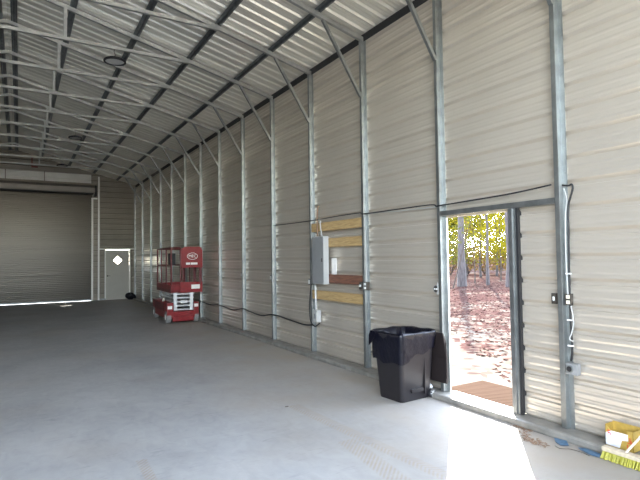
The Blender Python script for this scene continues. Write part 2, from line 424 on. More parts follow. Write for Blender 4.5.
# ------------------------------------------------------------------ open doorway frame
t = thing('door_frame', (4.28, 3.78, .05), 'galvanized frame of the open doorway in the right wall', 'door frame')
def lb_(mb, a, b): # local
    o = Vector(t.location); return mb.box(Vector(a)-o, Vector(b)-o)
lb_(MB(), (4.247,2.83,2.10), (4.305,4.298,2.155)).build('header', 'galvdark', t, bevel=.003)
lb_(MB(), (4.247,3.300,.046), (4.305,3.350,2.098)).build('jamb', 'galvdark', t, bevel=.003)
lb_(MB(), (4.262,3.274,.046), (4.307,3.299,2.098)).build('jamb_trim', 'galv', t)
lb_(MB(), (4.270,3.250,.046), (4.309,3.273,2.098)).box(Vector((4.309,3.2565,.053))-Vector(t.location), Vector((4.3435,3.270,2.114))-Vector(t.location)).build('black_jamb_strip', 'black', t)  # black strip in the gap between jamb trim and sheet ends
lb_(MB(), (4.31,4.262,.053), (4.335,4.295,2.098)).build('outer_trim', 'whitetrack', t)
lb_(MB(), (4.345,3.15,.053), (4.350,3.302,2.098)).box(Vector((4.308,3.290,.053))-Vector(t.location), Vector((4.346,3.300,2.098))-Vector(t.location)).build('outer_trim', 'whitetrack', t)
lb_(MB(), (4.306,3.350,2.075), (4.335,4.262,2.10)).build('drip_edge', 'beigewood', t)

# ------------------------------------------------------------------ back wall: roll-up door, man door
d2 = bpy.data.objects.new('door_1', None); C.objects.link(d2); d2.location = (-.22, 22.5, 0); struct(d2)
mb = MB(); prof = []
z = .035
while z < 4.5:
    prof += [(z,0),(z+.028,.0),(z+.036,.010),(z+.064,.010)]; z += .072
sheet(mb, prof, lambda u,d,tt: (tt, .05-d, u), -2.78, 2.79, .002)
mb.build('door_curtain', 'curtain', d2)
MB().box((-2.78,.0,.014),(2.79,.06,.07)).build('bottom_bar', 'galvdark', d2)
for s in (-1,1):
    MB().box((2.76*s,-.02,0),(2.83*s,.075,4.25)).build('guide_track', 'whitetrack', d2)
MB().prism([(-.02,4.39),(-.36,4.39),(-.38,4.44),(-.38,4.62),(-.30,4.72),(-.02,4.74)], 'x', -2.84, 2.84).build('coil_hood', 'drum', d2)
MB().box((-2.78,-.385,4.36),(2.80,-.02,4.40)).build('drum_shade_strip', 'black', d2)  # black strip standing in for the shade under the hood
MB().box((2.845,-.34,4.30),(2.93,.07,4.72)).build('drum_bracket', 'black', d2)
MB().box((2.83,.0,4.20),(2.99,.06,4.25)).build('track_bracket', 'whitetrack', d2)
mb = MB()
for (xa,xb) in ((-3.02,-.50),(-.47,.82),(.85,2.54)):
    sheet(mb, rib_profile(4.86,5.22,ZPH), lambda u,d,tt: (tt, BACK-.035+d*.6, u), xa, xb, .01)
struct(mb.build('trim_7', 'pale'))
t = thing('end_wall_post', (2.83, BACK-.04, 0), 'bright end wall post between roll-up door and man door', 'post')
MB().box((-.03,-.03,0),(.03,.03,zr(2.83)-.0)).build('post_tube', 'whitetrack', t)
t = thing('door_frame', (3.575, BACK-.03, 0), 'pale frame around the closed grey man door', 'door frame')
MB().box((-.71,-.02,2.105),(.66,.02,2.15)).build('header', 'whitetrack', t)
MB().box((-.51,-.02,0),(-.465,.02,2.105)).build('jamb', 'whitetrack', t)
MB().box((.465,-.02,0),(.51,.02,2.105)).build('jamb', 'whitetrack', t)
d1 = bpy.data.objects.new('door_2', None); C.objects.link(d1); d1.location = (3.575, BACK+.005, 0); struct(d1)
mb = MB()   # leaf with a diamond opening
dz = 1.655; R = .185
outer = [(-.46,.003),(.46,.003),(.46,2.09),(-.46,2.09)]; dia = [(-R,dz),(0,dz-R),(R,dz),(0,dz+R)]
for yy, fl in ((-.02,0),(.02,1)):
    pass
vs = [(x,yy,z) for yy in (-.02,.02) for x,z in outer] + [(x,yy,z) for yy in (-.02,.02) for x,z in dia]
fs = []
for o, dd in ((0,8),(4,12)):
    # connect diamond to rectangle: left, bottom, right, top points
    l,bt,r_,tp = dd,dd+1,dd+2,dd+3
    fs += [(o,bt,l),(o,o+1,bt),(o+1,r_,bt),(o+1,o+2,r_),(o+2,tp,r_),(o+2,o+3,tp),(o+3,l,tp),(o+3,o,l)]
for i in range(4): fs += [(i,(i+1)%4,(i+1)%4+4,i+4), (8+i,8+(i+1)%4,12+(i+1)%4,12+i)]
mb.add(vs, fs); mb.build('door_leaf', 'doorpaint', d1)
def glass():
    m = bpy.data.materials.new('clear_pane'); m.use_nodes = True; nt = m.node_tree; N = nt.nodes; L = nt.links
    for n in list(N): N.remove(n)
    o = N.new('ShaderNodeOutputMaterial'); tr = N.new('ShaderNodeBsdfTransparent'); g = N.new('ShaderNodeBsdfGlossy'); g.inputs['Roughness'].default_value = .05
    mx = N.new('ShaderNodeMixShader'); mx.inputs[0].default_value = .06
    L.new(tr.outputs[0], mx.inputs[1]); L.new(g.outputs[0], mx.inputs[2]); L.new(mx.outputs[0], o.inputs['Surface']); return m
M['glass'] = glass()
MB().prism([(x,z) for x,z in dia], 'y', -.003, .003).build('window_pane', 'glass', d1)
mb = MB()
for i in range(4):
    a, b = dia[i], dia[(i+1)%4]; mb.beam((a[0],-.024,a[1]), (b[0],-.024,b[1]), .02, .012, up=(0,1,0))
mb.build('window_trim', 'whitetrack', d1)
mb = MB().tube([(-.40,-.02,1.0),(-.40,-.05,1.0),(-.40,-.06,1.0)], [.03,.012,.012], 12); mb.beam((-.40,-.06,1.0),(-.29,-.06,1.0),.016,.016); mb.build('door_handle', 'bronze', d1)

# dark bundle beside the man door
def blob(name, m, parent, c, r, seed=1, sub=3, amp=.25):
    bm = bmesh.new(); bmesh.ops.create_icosphere(bm, subdivisions=sub, radius=1)
    rnd = random.Random(seed); ph = [(Vector((rnd.uniform(-3,3),rnd.uniform(-3,3),rnd.uniform(-3,3))), rnd.uniform(0,6)) for _ in range(7)]
    for v in bm.verts:
        k = 1 + amp*sum(math.sin(v.co.dot(p)*1.6+q) for p,q in ph)/4
        v.co = Vector((v.co.x*r[0]*k + c[0], v.co.y*r[1]*k + c[1], max(v.co.z*r[2]*k + c[2], .0)))
    me = bpy.data.meshes.new(name); bm.to_mesh(me); bm.free()
    for p in me.polygons: p.use_smooth = True
    me.materials.append(M[m]); o = bpy.data.objects.new(name, me); C.objects.link(o)
    if parent: o.parent = parent
    return o
o = blob('trash_bag', 'film', None, (0,0,.14), (.22,.17,.16), 4); o.location = (4.0,22.05,0)
tag(o, 'dark lumpy bag on the floor against the foot of the grey man door', 'bag')

mb = MB(); mb.box((WX+.038, BACK-.25, 0), (WX+.042, BACK+.05, 4.9)); mb.box((WX-.2, BACK+.038, 0), (WX+.042, BACK+.042, 4.9))
mb.box((WL-.042, BACK-.25, 0), (WL-.038, BACK+.05, 4.9)); mb.box((WL-.042, BACK+.038, 0), (WL+.2, BACK+.042, 4.9)); mb.box((-3.25, BACK+.038, 0), (-2.95, BACK+.042, 4.5))
mb.box((2.60, BACK+.038, 0), (3.10, BACK+.042, 4.5)); struct(mb.build('trim_8', 'galvdark'))
# small rusty hanger on the far gable
o = MB().box((-.02,-.02,0),(.02,.02,.42)).box((-.02,-.025,0),(.20,.02,.045)).build('hanger_bracket', 'rust'); o.location = (.40, BACK-.035, 5.36)
tag(o, 'small rusty red L-shaped bracket high on the far gable above the roll-up door', 'bracket')

# ------------------------------------------------------------------ high bay lights
def make_light():
    t = thing('high_bay_light', (0,0,0), '', 'ceiling light', 'round high bay lights under the roof')
    mb = MB(); prof = [(.0,.052),(.055,.052),(.07,.03),(.15,.022),(.178,0.0),(.178,-.022),(.150,-.026),(.147,-.012)]
    n = 28; vs = []; fs = []
    for k in range(n):
        a = 2*PI*k/n; vs += [(r*math.cos(a), r*math.sin(a), z) for r,z in prof]
    q = len(prof)
    for k in range(n):
        for j in range(q-1):
            fs.append((k*q+j, ((k+1)%n)*q+j, ((k+1)%n)*q+j+1, k*q+j+1))
    mb.add(vs, fs); mb.build('housing', 'black', t)
    MB().tube([(0,0,-.008),(0,0,-.013)], .147, 28).build('lens', 'lightgrey', t)
    MB().tube([(0,0,.07),(.01,0,.10),(.0,0,.12),(-.012,0,.16),(0,0,.20)], .006, 6).build('hanging_hook', 'bronze', t)
    return t
L0 = make_light(); L0.location = (1.36, py(4)-.027, 5.005); L0['label'] = 'round black high bay light hanging from the roof, nearest of the three'
dup(L0, (1.29, py(8)-.027, 5.005), 'round black high bay light farther back, middle one of the three')
dup(L0, (1.27, py(11)-.027, 5.005), 'round black high bay light farthest back near the roll-up door wall')

# ------------------------------------------------------------------ scissor lift
lift = thing('scissor_lift', (3.225, 12.95, 0), 'red scissor lift parked against the right wall at the far end', 'scissor lift', None, -.04)
# base chassis
mb = MB(); mb.box((.0,.0,.13),(.82,1.9,.30)); mb.box((.0,0,.30),(.17,1.9,.53)); mb.box((.69,0,.30),(.82,1.9,.53)); mb.box((.14,-.02,.05),(.68,.05,.18))
ch = mb.build('chassis', 'red', lift, bevel=.012)
MB().box((.02,-.006,.37),(.13,-.001,.45)).build('label', 'whitelabel', ch)
MB().box((.70,-.006,.40),(.80,-.001,.48)).build('label', 'whitelabel', ch)
MB().box((-.004,.35,.30),(-.012,1.5,.50)).build('side_cover', 'darkred', ch)
mb = MB().tube([(.10,.9,.53),(.10,.9,.60)], .03, 10); mb.build('beacon_lamp', 'cream', ch)
for x,y in ((-.01,.15),(.70,.15),(-.01,1.72),(.70,1.72)):
    w = MB().tube([(x,y,.16),(x+.015,y,.16),(x+.115,y,.16),(x+.13,y,.16)], [.135,.16,.16,.135], 22).build('wheel', 'tire', lift)
    MB().tube([(x-.006,y,.16),(x+.136,y,.16)], .07, 12).build('wheel_hub', 'whitelabel', w)
# scissor stack: folded arms with cross tubes
mb = MB()
for k in range(5):
    z = .34 + k*.10
    for x in (.20,.27,.60,.67):
        mb.box((x-.02,.08,z-.022),(x+.02,1.82,z+.022))
    mb.tube([(.17,.10,z),(.70,.10,z)], .026, 10); mb.tube([(.17,1.78,z),(.70,1.78,z)], .026, 10)
mb.box((.19,.055,.32),(.27,.09,.78)); mb.box((.60,.055,.32),(.68,.09,.78))
mb.build('scissor_stack', 'silver', lift)
MB().box((.36,.06,.50),(.52,.16,.58)).build('hydraulic_cylinder', 'silver', lift)
# platform
PX0, PX1, PY0, PY1 = .10, .92, .02, 1.86
pf = MB().box((PX0,PY0,.78),(PX1,PY1,.86)).build('platform_deck', 'darkred', lift)
mb = MB()
mb.box((PX0,PY0,.84),(PX0+.02,PY1,.98)); mb.box((PX1-.02,PY0,.84),(PX1,PY1,.98)); mb.box((PX0,PY1-.02,.84),(PX1,PY1,.98))
mb.box((PX0+.24,PY0-.02,.78),(PX1,PY0+.01,1.05)); mb.box((PX0,PY0,.80),(PX0+.26,PY0+.02,.98)); mb.build('toe_board', 'red', lift)
mb = MB(); rr = .019
for x in (PX0+.02, PX1-.02):
    for y in (PY0+.02, PY0+.62, PY0+1.24, PY1-.02): mb.tube([(x,y,.84),(x,y,1.94)], rr, 8)
    for z in (1.94, 1.48): mb.tube([(x,PY0+.02,z),(x,PY1-.02,z)], rr, 8)
for z in (1.94, 1.48): mb.tube([(PX0+.02,PY1-.02,z),(PX1-.02,PY1-.02,z)], rr, 8)
mb.tube([(PX0+.02,PY0+.02,1.94),(PX0+.26,PY0+.02,1.94)], rr, 8)
mb.tube([(PX0+.26,PY0+.02,.84),(PX0+.26,PY0+.02,1.94)], .025, 8); mb.tube([(PX1-.06,PY0+.0,1.0),(PX1-.06,PY0,1.45)], .03, 8)
mb.tube([(PX0+.60,PY0+.0,1.0),(PX0+.60,PY0,1.45)], .018, 8); mb.tube([(PX0+.32,PY0+.0,1.0),(PX0+.32,PY0,1.45)], .022, 8)
mb.build('guard_rail', 'darkred', lift)
# end panel with cut upper corners
mb = MB().prism([(PX0+.27,1.42),(PX1,1.42),(PX1,1.88),(PX1-.07,1.97),(PX0+.36,1.97),(PX0+.27,1.91)], 'y', PY0-.03, PY0+.0)
ep = mb.build('end_panel', 'red', lift)
cx, cz, yy = PX0+.555, 1.72, PY0-.033
mb = MB(); n = 28
for k in range(n):
    a, b = 2*PI*k/n, 2*PI*(k+1)/n
    mb.beam((cx+.135*math.cos(a),yy,cz+.085*math.sin(a)), (cx+.135*math.cos(b),yy,cz+.085*math.sin(b)), .010, .004, up=(0,1,0))
mb.build('oval_emblem', 'whitelabel', ep)
def text_mesh(txt, size, m, parent, loc, rot):
    cu = bpy.data.curves.new('lettering', 'FONT'); cu.body = txt; cu.size = size; cu.extrude = .002; cu.align_x = 'CENTER'; cu.align_y = 'CENTER'
    o = bpy.data.objects.new('lettering', cu); C.objects.link(o)
    dg = bpy.context.evaluated_depsgraph_get(); me = bpy.data.meshes.new_from_object(o.evaluated_get(dg)); bpy.data.objects.remove(o)
    me.materials.clear(); me.materials.append(M[m]); q = bpy.data.objects.new('lettering', me); C.objects.link(q); q.parent = parent; q.location = loc; q.rotation_euler = rot
    return q
text_mesh('MEC', .105, 'whitelabel', ep, (cx, yy, cz), (PI/2,0,0))
MB().box((cx-.17,yy-.001,1.50),(cx-.06,yy+.002,1.555)).build('label', 'whitelabel', ep)
MB().box((cx-.045,yy-.001,1.50),(cx+.13,yy+.002,1.555)).build('label', 'whitelabel', ep)
MB().box((cx-.03,PY0-.026,.87),(cx+.19,PY0-.021,.98)).build('label', 'whitelabel', lift)
MB().box((PX0+.19,PY0+.3,1.50),(PX0+.04,PY0+.5,1.80)).build('control_box', 'black', lift)

# ------------------------------------------------------------------ trash bin
bin_ = thing('trash_bin', (3.635, 4.325, 0), 'black wheeled trash bin with a bag liner, standing left of the open doorway', 'trash bin', None, .06)
def rrect(x0,x1,y0,y1,r,n=5):
    P = []
    for cx_,cy_,a0 in ((x1-r,y1-r,0),(x0+r,y1-r,PI/2),(x0+r,y0+r,PI),(x1-r,y0+r,1.5*PI)):
        for k in range(n+1): a = a0+PI/2*k/n; P.append((cx_+r*math.cos(a), cy_+r*math.sin(a)))
    return P
def loft(mb, rings, cap0=True, cap1=False):
    n = len(rings[0]); vs = [p for R in rings for p in R]; fs = []
    for i in range(len(rings)-1):
        for k in range(n): fs.append((i*n+k, i*n+(k+1)%n, (i+1)*n+(k+1)%n, (i+1)*n+k))
    if cap0: fs.append(tuple(range(n))[::-1])
    if cap1: fs.append(tuple(range((len(rings)-1)*n, len(rings)*n)))
    mb.add(vs, fs)
def binring(z, g=0, r=.05):
    k = z/.76; return [(x,y,z) for x,y in rrect(.0-.055*k-g, .46+.030*k+g, .0-.055*k-g, .38+.055*k+g, r)]
mb = MB(); loft(mb, [binring(0.004,-.004,.04), binring(.03,0,.045), binring(.70), binring(.70,.018), binring(.755,.022), binring(.755,-.01), binring(.70,-.012), binring(.06,-.02)], True, True)
mb.build('bin_body', 'blackplastic', bin_, smooth=False)
mb = MB().box((.06,-.02,.30),(.075,-.008,.64)).box((.33,-.035,.06),(.34,-.012,.66)); mb.box((.13,-.030,.10),(.31,-.012,.14)); mb.build('molded_ribs', 'blackplastic', bin_)
# liner draped over the rim with a ragged hem
rnd = random.Random(3); base = rrect(0,1,0,1,.1,5); n = len(binring(.7)); rings = []
sm = [rnd.uniform(-1,1) for _ in range(n)]; sm = [(sm[i-1]+sm[i]*2+sm[(i+1)%n])/4 for i in range(n)]
def ringj(z, g, zj, gj, skew=0):
    R = []
    for i, (x,y,zz) in enumerate(binring(min(z,.755), g)):
        cxx, cyy = .23, .19; d = Vector((x-cxx,y-cyy)).normalized(); j = sm[i]
        z2 = z + zj*j + skew*((x-.2)/.5); R.append((x+d.x*gj*sm[(i*3)%n], y+d.y*gj*sm[(i*3)%n], z2))
    return R
def densify(R, m=4):
    out = []; ref = binring(.72)
    for i in range(len(R)):
        a, b = Vector(R[i]), Vector(R[(i+1)%len(R)]); k = max(1, int((Vector(ref[(i+1)%len(ref)])-Vector(ref[i])).length/.03))
        out += [tuple(a.lerp(b, t/k)) for t in range(k)]
    return out
def ring2(z, g, amp, zamp, skew, ph):
    base = densify(binring(.72, g)); out = []
    for (x,y,_) in base:
        a = math.atan2(y-.19, x-.23); d = Vector((x-.23,y-.19)).normalized()
        w = math.sin(a*11+ph)*.5 + math.sin(a*23+ph*2.3)*.35 + math.sin(a*5+ph*.7)*.4
        v = math.sin(a*7+ph*1.7)*.6 + math.sin(a*3.3+ph)*.4
        out.append((x+d.x*amp*w, y+d.y*amp*w, z + zamp*v + skew*(x-.2)))
    return out
mb = MB()
loft(mb, [ring2(.51,.009,.003,.030,.26,1), ring2(.56,.011,.006,.018,.18,1.3), ring2(.62,.014,.007,.012,.10,1.8), ring2(.69,.020,.006,.008,.05,2.2), ring2(.745,.022,.006,.008,.02,2.6), ring2(.775,.018,.006,.008,0,3.0),
          ring2(.765,-.006,.006,.006,0,3.5), ring2(.68,-.035,.012,.01,0,4.2), ring2(.50,-.055,.02,.01,0,5), ring2(.22,-.08,.02,.0,0,6)], False, True)
lin = mb.build('bag_liner', 'film', bin_, smooth=True)
mb = MB().add([(-.09,.36,.77),(-.10,.30,.74),(-.125,.36,.64),(-.13,.40,.60),(-.10,.43,.72),(-.085,.42,.77)], [(0,1,2,3,4,5)]); mb.v += [(x+.004,y,z) for x,y,z in mb.v]; mb.f += [(11,10,9,8,7,6)] + [(i,(i+1)%6,(i+1)%6+6,i+6) for i in range(6)]
mb.build('liner_flap', 'film', bin_)
# open lid hanging down on the door side
ld = MB(); poly = [(.512,.745),(.530,.742),(.566,.65),(.590,.45),(.597,.24),(.592,.185),(.574,.155),(.558,.165),(.556,.45),(.538,.62)]
ld.prism(poly, 'y', -.15, .33); lid = ld.build('lid', 'lid', bin_, bevel=.006)
MB().prism([(.552,.62),(.557,.63),(.566,.45),(.566,.22),(.556,.22)], 'y', -.162, -.151).build('lid_rim', 'handle' if False else 'lid', lid)
MB().tube([(.50,-.02,.74),(.50,.40,.74)], .014, 8).build('hinge_bar', 'blackplastic', bin_)
for y in (.01,.37):
    w = MB().tube([(.445,y-.055 if y<.2 else y+.0,.052),(.445,y-.052 if y<.2 else y+.003,.052),(.445,y-.012 if y<.2 else y+.043,.052)], [.042,.050,.050], 20).build('wheel', 'black', bin_)
    yh = y-.056 if y < .2 else y+.044
    mb = MB()
    for k in range(6):
        a = k*PI/3; mb.beam((.445,yh,.052),(.445+.036*math.cos(a),yh,.052+.036*math.sin(a)),.010,.006,up=(0,1,0))
    mb.build('wheel_spokes', 'lightgrey', w)
MB().tube([(.445,-.01,.052),(.445,.37,.052)], .01, 8).build('axle', 'bronze', bin_)
o = blob('crumpled_rag', 'whiteplastic', None, (0,0,.03), (.035,.05,.04), 9, 2, .4); o.location = (4.20,4.50,.047)
tag(o, 'small white crumpled rag on the base rail behind the trash bin', 'rag')

# ------------------------------------------------------------------ electrical panel, boards, disconnect
for z0, z1, m, lb in ((2.065,2.205,'pine','yellow pine board, topmost of the four behind the electrical panel'),
                   (1.795,1.94,'pine','yellow pine board level with the top of the grey electrical panel, second from the top'),
                   (1.22,1.36,'redboard','dark reddish-brown board beside the bottom of the grey electrical panel'),
                   (.94,1.085,'pine','yellow pine board lowest on the wall, below the electrical panel')):
    o = MB().box((0,-.735,-(z1-z0)/2),(.037,.735,(z1-z0)/2)).build('wooden_board', m, bevel=.003); o.location = (4.262, (5.878+7.345)/2, (z0+z1)/2)
    tag(o, lb, 'board', 'boards fixed across one wall bay')
    # knots and nail heads are in the grain
eb = thing('electrical_panel', (4.155, 6.80, 1.20), 'grey electrical panel box mounted on the wall between the boards and the post', 'electrical panel')
MB().box((.008,.0,.0),(.102,.36,.775)).build('cabinet', 'lightgrey', eb, bevel=.004)
dr = MB().box((0,.005,.01),(.009,.355,.765)).build('panel_door', 'greybox', eb, bevel=.003)
MB().box((-.006,.03,.36),(.0,.055,.42)).build('latch', 'bronze', dr)
o = MB().box((0,-.07,-.135),(.006,.07,.135)).build('paper_sheet', 'whitelabel'); o.location = (4.304,6.72,1.485)
tag(o, 'white paper sheet hanging on the wall beside the electrical panel', 'paper')
dc = thing('disconnect_box', (4.215, 7.13, .56), 'small light grey disconnect box low on the wall below the electrical panel', 'electrical box')
MB().box((0,0,0),(.085,.15,.20)).build('enclosure', 'lightgrey', dc, bevel=.006)
MB().box((-.012,.03,.06),(0,.09,.14)).build('socket_cover', 'greybox', dc)
def cable(name, pts, r, m, label, cat='cable', n=6, sub=6):
    P = [Vector(p) for p in pts]; out = []
    for i in range(len(P)-1):
        p0,p1,p2,p3 = P[max(i-1,0)],P[i],P[i+1],P[min(i+2,len(P)-1)]
        for k in range(sub):
            t = k/sub; out.append(.5*((2*p1)+(p2-p0)*t+(2*p0-5*p1+4*p2-p3)*t*t+(3*p1-p0-3*p2+p3)*t**3))
    out.append(P[-1])
    o = MB().tube(out, r, n).build(name, m, smooth=True); return tag(o, label, cat) if label else o
cable('conduit', [(4.235,7.20,1.19),(4.24,7.20,.95),(4.24,7.19,.765)], .018, 'cable_w', 'white conduit running from the electrical panel down to the disconnect box', 'conduit')
cable('cable', [(4.23,7.32,1.19),(4.22,7.35,1.0),(4.215,7.37,.75),(4.215,7.33,.56),(4.225,7.22,.49),(4.235,7.12,.53),(4.25,7.10,.555)], .011, 'cable_b', 'black cable looping from the electrical panel under the disconnect box')
cable('conduit', [(4.245,7.12,1.98),(4.24,7.12,2.15),(4.25,7.13,2.40),(4.28,7.14,2.50)], .014, 'debris', 'brownish cable bundle rising above the electrical panel', 'cable')
cable('cable', [(4.245,6.98,1.98),(4.225,6.98,2.08),(4.225,7.0,2.20),(4.25,7.02,2.235)], .010, 'cable_w', 'white cable rising from the electrical panel over the top board')
# horizontal feed cables at head height, threaded behind the posts' faces
cable('cable', [(4.240,2.85,2.275),(4.243,3.3,2.245),(4.243,3.8,2.232),(4.243,4.27,2.222),(4.238,4.35,2.22),(4.24,4.45,2.245),(4.24,5.1,2.248),(4.238,5.80,2.250),(4.235,5.90,2.270),(4.236,6.4,2.272),(4.238,7.0,2.262),(4.236,7.4,2.258),(4.25,8.0,2.262),(4.252,8.8,2.270)],
      .0085, 'cable_b', 'black cable running level along the right wall above the doorway')
cable('cable', [(4.262,4.36,2.215),(4.265,5.0,2.225),(4.262,5.76,2.24),(4.255,5.81,2.15),(4.252,5.79,1.9),(4.252,5.785,1.3),(4.245,5.80,1.26)], .006, 'lightgrey', 'thin grey cable running left from the doorway and down the post beside the boards')
# low sagging black cable, bay by bay
cable('cable', [(4.238,7.33,.50),(4.236,7.6,.475),(4.238,8.1,.50),(4.242,8.6,.53),(4.238,8.93,.53),(4.238,9.4,.47),(4.24,10.0,.50),(4.24,10.40,.53),(4.238,11.0,.455),(4.24,11.9,.50),(4.238,12.6,.46),(4.24,13.5,.5)], .014, 'cable_b', 'thick black cable sagging low along the wall between posts')

# devices on posts
def device(name, loc, label, body, faces, size=(.055,.07,.115), group=None, cat='outlet'):
    t = thing(name, loc, label, cat, group)
    MB().box((0,-size[1]/2,-size[2]/2),(size[0],size[1]/2,size[2]/2)).build('box', body, t, bevel=.003)
    for (y,z,w,h,m) in faces:
        MB().box((-.006,y-w/2,z-h/2),(-.0005,y+w/2,z+h/2)).build('face_plate', m, t, bevel=.001)
    return t
device('light_switch', (4.272,2.880,1.215), 'dark metal box with a single white switch, left of the cabled post beside the doorway', 'bronze', [(0,0,.018,.036,'whiteplastic')], (.03,.052,.10), cat='switch')
device('power_outlet', (4.268,2.735,1.215), 'dark metal box with two cream sockets, right of the cabled post beside the doorway', 'bronze', [(0,.024,.034,.032,'cream'),(0,-.024,.034,.032,'cream')], (.036,.052,.105))
# junction box at foot of cables
jb = thing('junction_box', (4.225,2.70,.60), 'grey junction box with a round black hole, low on the cabled post', 'electrical box')
MB().box((0,-.055,-.05),(.06,.055,.05)).build('box', 'greybox', jb, bevel=.005)
MB().tube([(-.002,.015,0),(-.008,.015,0)], .034, 18).build('socket_ring', 'galv', jb)
MB().tube([(-.008,.015,0),(-.011,.015,0)], .024, 18).build('socket_hole', 'black', jb)
cable('cable', [(4.29,2.74,.66),(4.285,2.72,.78),(4.284,2.728,1.0),(4.286,2.728,1.4),(4.286,2.722,1.8),(4.284,2.715,2.05),(4.28,2.69,2.14),(4.275,2.662,2.22),(4.275,2.672,2.258),(4.278,2.70,2.25),(4.27,2.76,2.262)], .009, 'cable_b', 'black cable running down beside the cabled post right of the doorway')
cable('cable', [(4.27,2.745,2.23),(4.272,2.72,2.12),(4.270,2.738,1.98),(4.270,2.745,1.60),(4.270,2.74,1.35),(4.268,2.735,1.26)], .006, 'cable_w', 'white cable beside the cabled post, above the twin sockets')
cable('cable', [(4.268,2.71,1.16),(4.268,2.69,1.02),(4.270,2.712,.92),(4.270,2.735,.86),(4.275,2.70,.84)], .006, 'cable_w', 'white cable curling below the twin sockets on the cabled post')
for z in (1.45,1.03,.80):
    o = MB().box((4.262,2.705,z-.006),(4.283,2.752,z+.006)).build('cable_strap', 'whiteplastic'); tag(o, 'small white strap holding the cables, %s of three' % {1.45:'top',1.03:'middle',.80:'lowest'}[z], 'strap', 'white straps on the cabled post')
# round outlet left of doorway post
t = thing('power_outlet', (4.255,4.40,1.235), 'round dark outlet with a cable, on the wall left of the doorway post', 'outlet')
MB().tube([(0,0,0),(.045,0,0)], .045, 20).build('box', 'greybox', t)
MB().tube([(-.002,0,0),(0,0,0)], .036, 20).build('face_plate', 'bronze', t)
for s in (-1,1): MB().tube([(-.008,.016*s,0),(-.002,.016*s,0)], .011, 10).build('socket', 'whiteplastic', t)
cable('cable', [(4.262,4.395,1.195),(4.255,4.375,1.17),(4.252,4.362,1.21),(4.25,4.365,1.27),(4.262,4.38,1.31)], .006, 'cable_w', 'short white cable curled around the round outlet left of the doorway')
# outlets at post 2
device('power_outlet', (4.228,5.905,1.215), 'dark box with one white socket at the right end of the reddish-brown board', 'bronze', [(0.0,0,.045,.03,'whiteplastic')], (.03,.06,.11))
device('power_outlet', (4.225,5.785,1.215), 'dark box with two white sockets on the right side of the post beside the boards', 'bronze', [(0,.028,.045,.036,'whiteplastic'),(0,-.028,.045,.036,'whiteplastic')], (.06,.065,.115))
for n, z, w in ((3,1.22,'beside the electrical panel'),(4,1.25,'on the first post left of the electrical panel'),(5,1.27,'on the second post left of the electrical panel'),(6,1.27,'on the third post left of the electrical panel'),(11,1.25,'near the back corner, above the lift base height'),(12,1.25,'nearest the grey man door')):
    device('power_outlet', (4.250,py(n)+.034,z), 'small white wall outlet %s' % w, 'bronze', [(0,0,.045,.075,'whiteplastic')], (.05,.06,.10), 'small white outlets on the wall posts')

# ------------------------------------------------------------------ carton, broom, scraps
cb = thing('carton', (4.225,2.27,.046), 'open yellow and white cardboard carton standing on the base rail', 'carton', None, 0); cb.scale = (1,.88,.92)
a0, a1, hh = -.125, .125, .175
mb = MB()
mb.box((-.058,a0,0),(.058,a1,.003)); mb.box((.055,a0,0),(.058,a1,hh+.02)); mb.box((-.058,a0,0),(.058,a0+.003,hh)); mb.box((-.058,a1-.003,0),(.058,a1,hh+.012))
mb.box((-.058,a0,0),(-.055,a1,hh-.03)); mb.box((-.058,a0,hh-.03),(-.055,a0+.05,hh)); mb.prism([(a1-.05,hh-.03),(a1,hh-.03),(a1,hh+.012)], 'x', -.058, -.055)
mb.build('carton_shell', 'yellow', cb)
MB().prism([(a0+.045,hh-.032),(a0+.045,.09),(a0+.10,.08),(a0+.12,.01),(a1-.004,.01),(a1-.004,hh-.06),(a1-.05,hh-.034)], 'x', -.0605, -.0585).build('printed_face', 'cartonwhite', cb)
mb = MB()
for (y,z,w,h) in ((.098,.125,.006,.04),(.085,.138,.020,.007),(.085,.12,.020,.007),(.078,.11,.006,.02),(-.098,.10,.007,.045),(-.085,.075,.018,.007),(-.108,.085,.007,.03),(-.075,.045,.006,.03)):
    mb.box((-.0625,y-w/2,z-h/2),(-.0607,y+w/2,z+h/2))
mb.build('red_lettering', 'redprint', cb)
br = thing('push_broom', (4.02, 2.045, 0), 'push broom with yellow bristles lying on the floor against the base rail', 'broom', None, .0)
mb = MB(); r_ = random.Random(5)
for i in range(46):
    for j in range(4):
        y = -.26 + .52*i/45 + r_.uniform(-.003,.003); x = -.022+.015*j
        mb.tube([(x,y,.062),(x-.035+r_.uniform(-.008,.008),y+r_.uniform(-.008,.008),.004)], [.0045,.006], 4)
mb.build('bristles', 'bristle', br)
MB().box((-.030,-.27,.058),(.034,.27,.092)).build('broom_block', 'beigewood', br, bevel=.006)
d0 = Vector((.0,.098,.088)); d1_ = Vector((.215,-.50,.98))
MB().tube([d0, d0.lerp(d1_,.5), d1_], .009, 10).build('broom_handle', 'handle', br)
def scrap(name, pts, m, label, cat, th=.004, group=None):
    o = MB().prism(pts, 'z', .001, .001+th).build(name, m)
    me = o.data
    for v in me.vertices: v.co.z += abs(math.sin(v.co.x*37+v.co.y*29))*.010
    return tag(o, label, cat, group)
scrap('plastic_scrap', [(4.05,2.77),(4.065,2.66),(4.00,2.60),(3.93,2.63),(3.97,2.70)], 'blue', 'flat blue plastic scrap beside the base rail, the one closer to the doorway', 'scrap', group='blue plastic scraps')
scrap('plastic_scrap', [(4.00,2.52),(4.04,2.49),(4.03,2.31),(3.97,2.29),(3.95,2.40)], 'blue', 'flat blue plastic scrap beside the broom bristles', 'scrap', group='blue plastic scraps')
cable('wire_scrap', [(3.90,2.66,.006),(3.88,2.60,.006),(3.93,2.54,.008),(3.95,2.46,.006),(3.93,2.38,.006)], .0025, 'wire', 'thin bent dark wire on the floor beside the blue scraps', 'wire')
mb = MB(); r_ = random.Random(11)
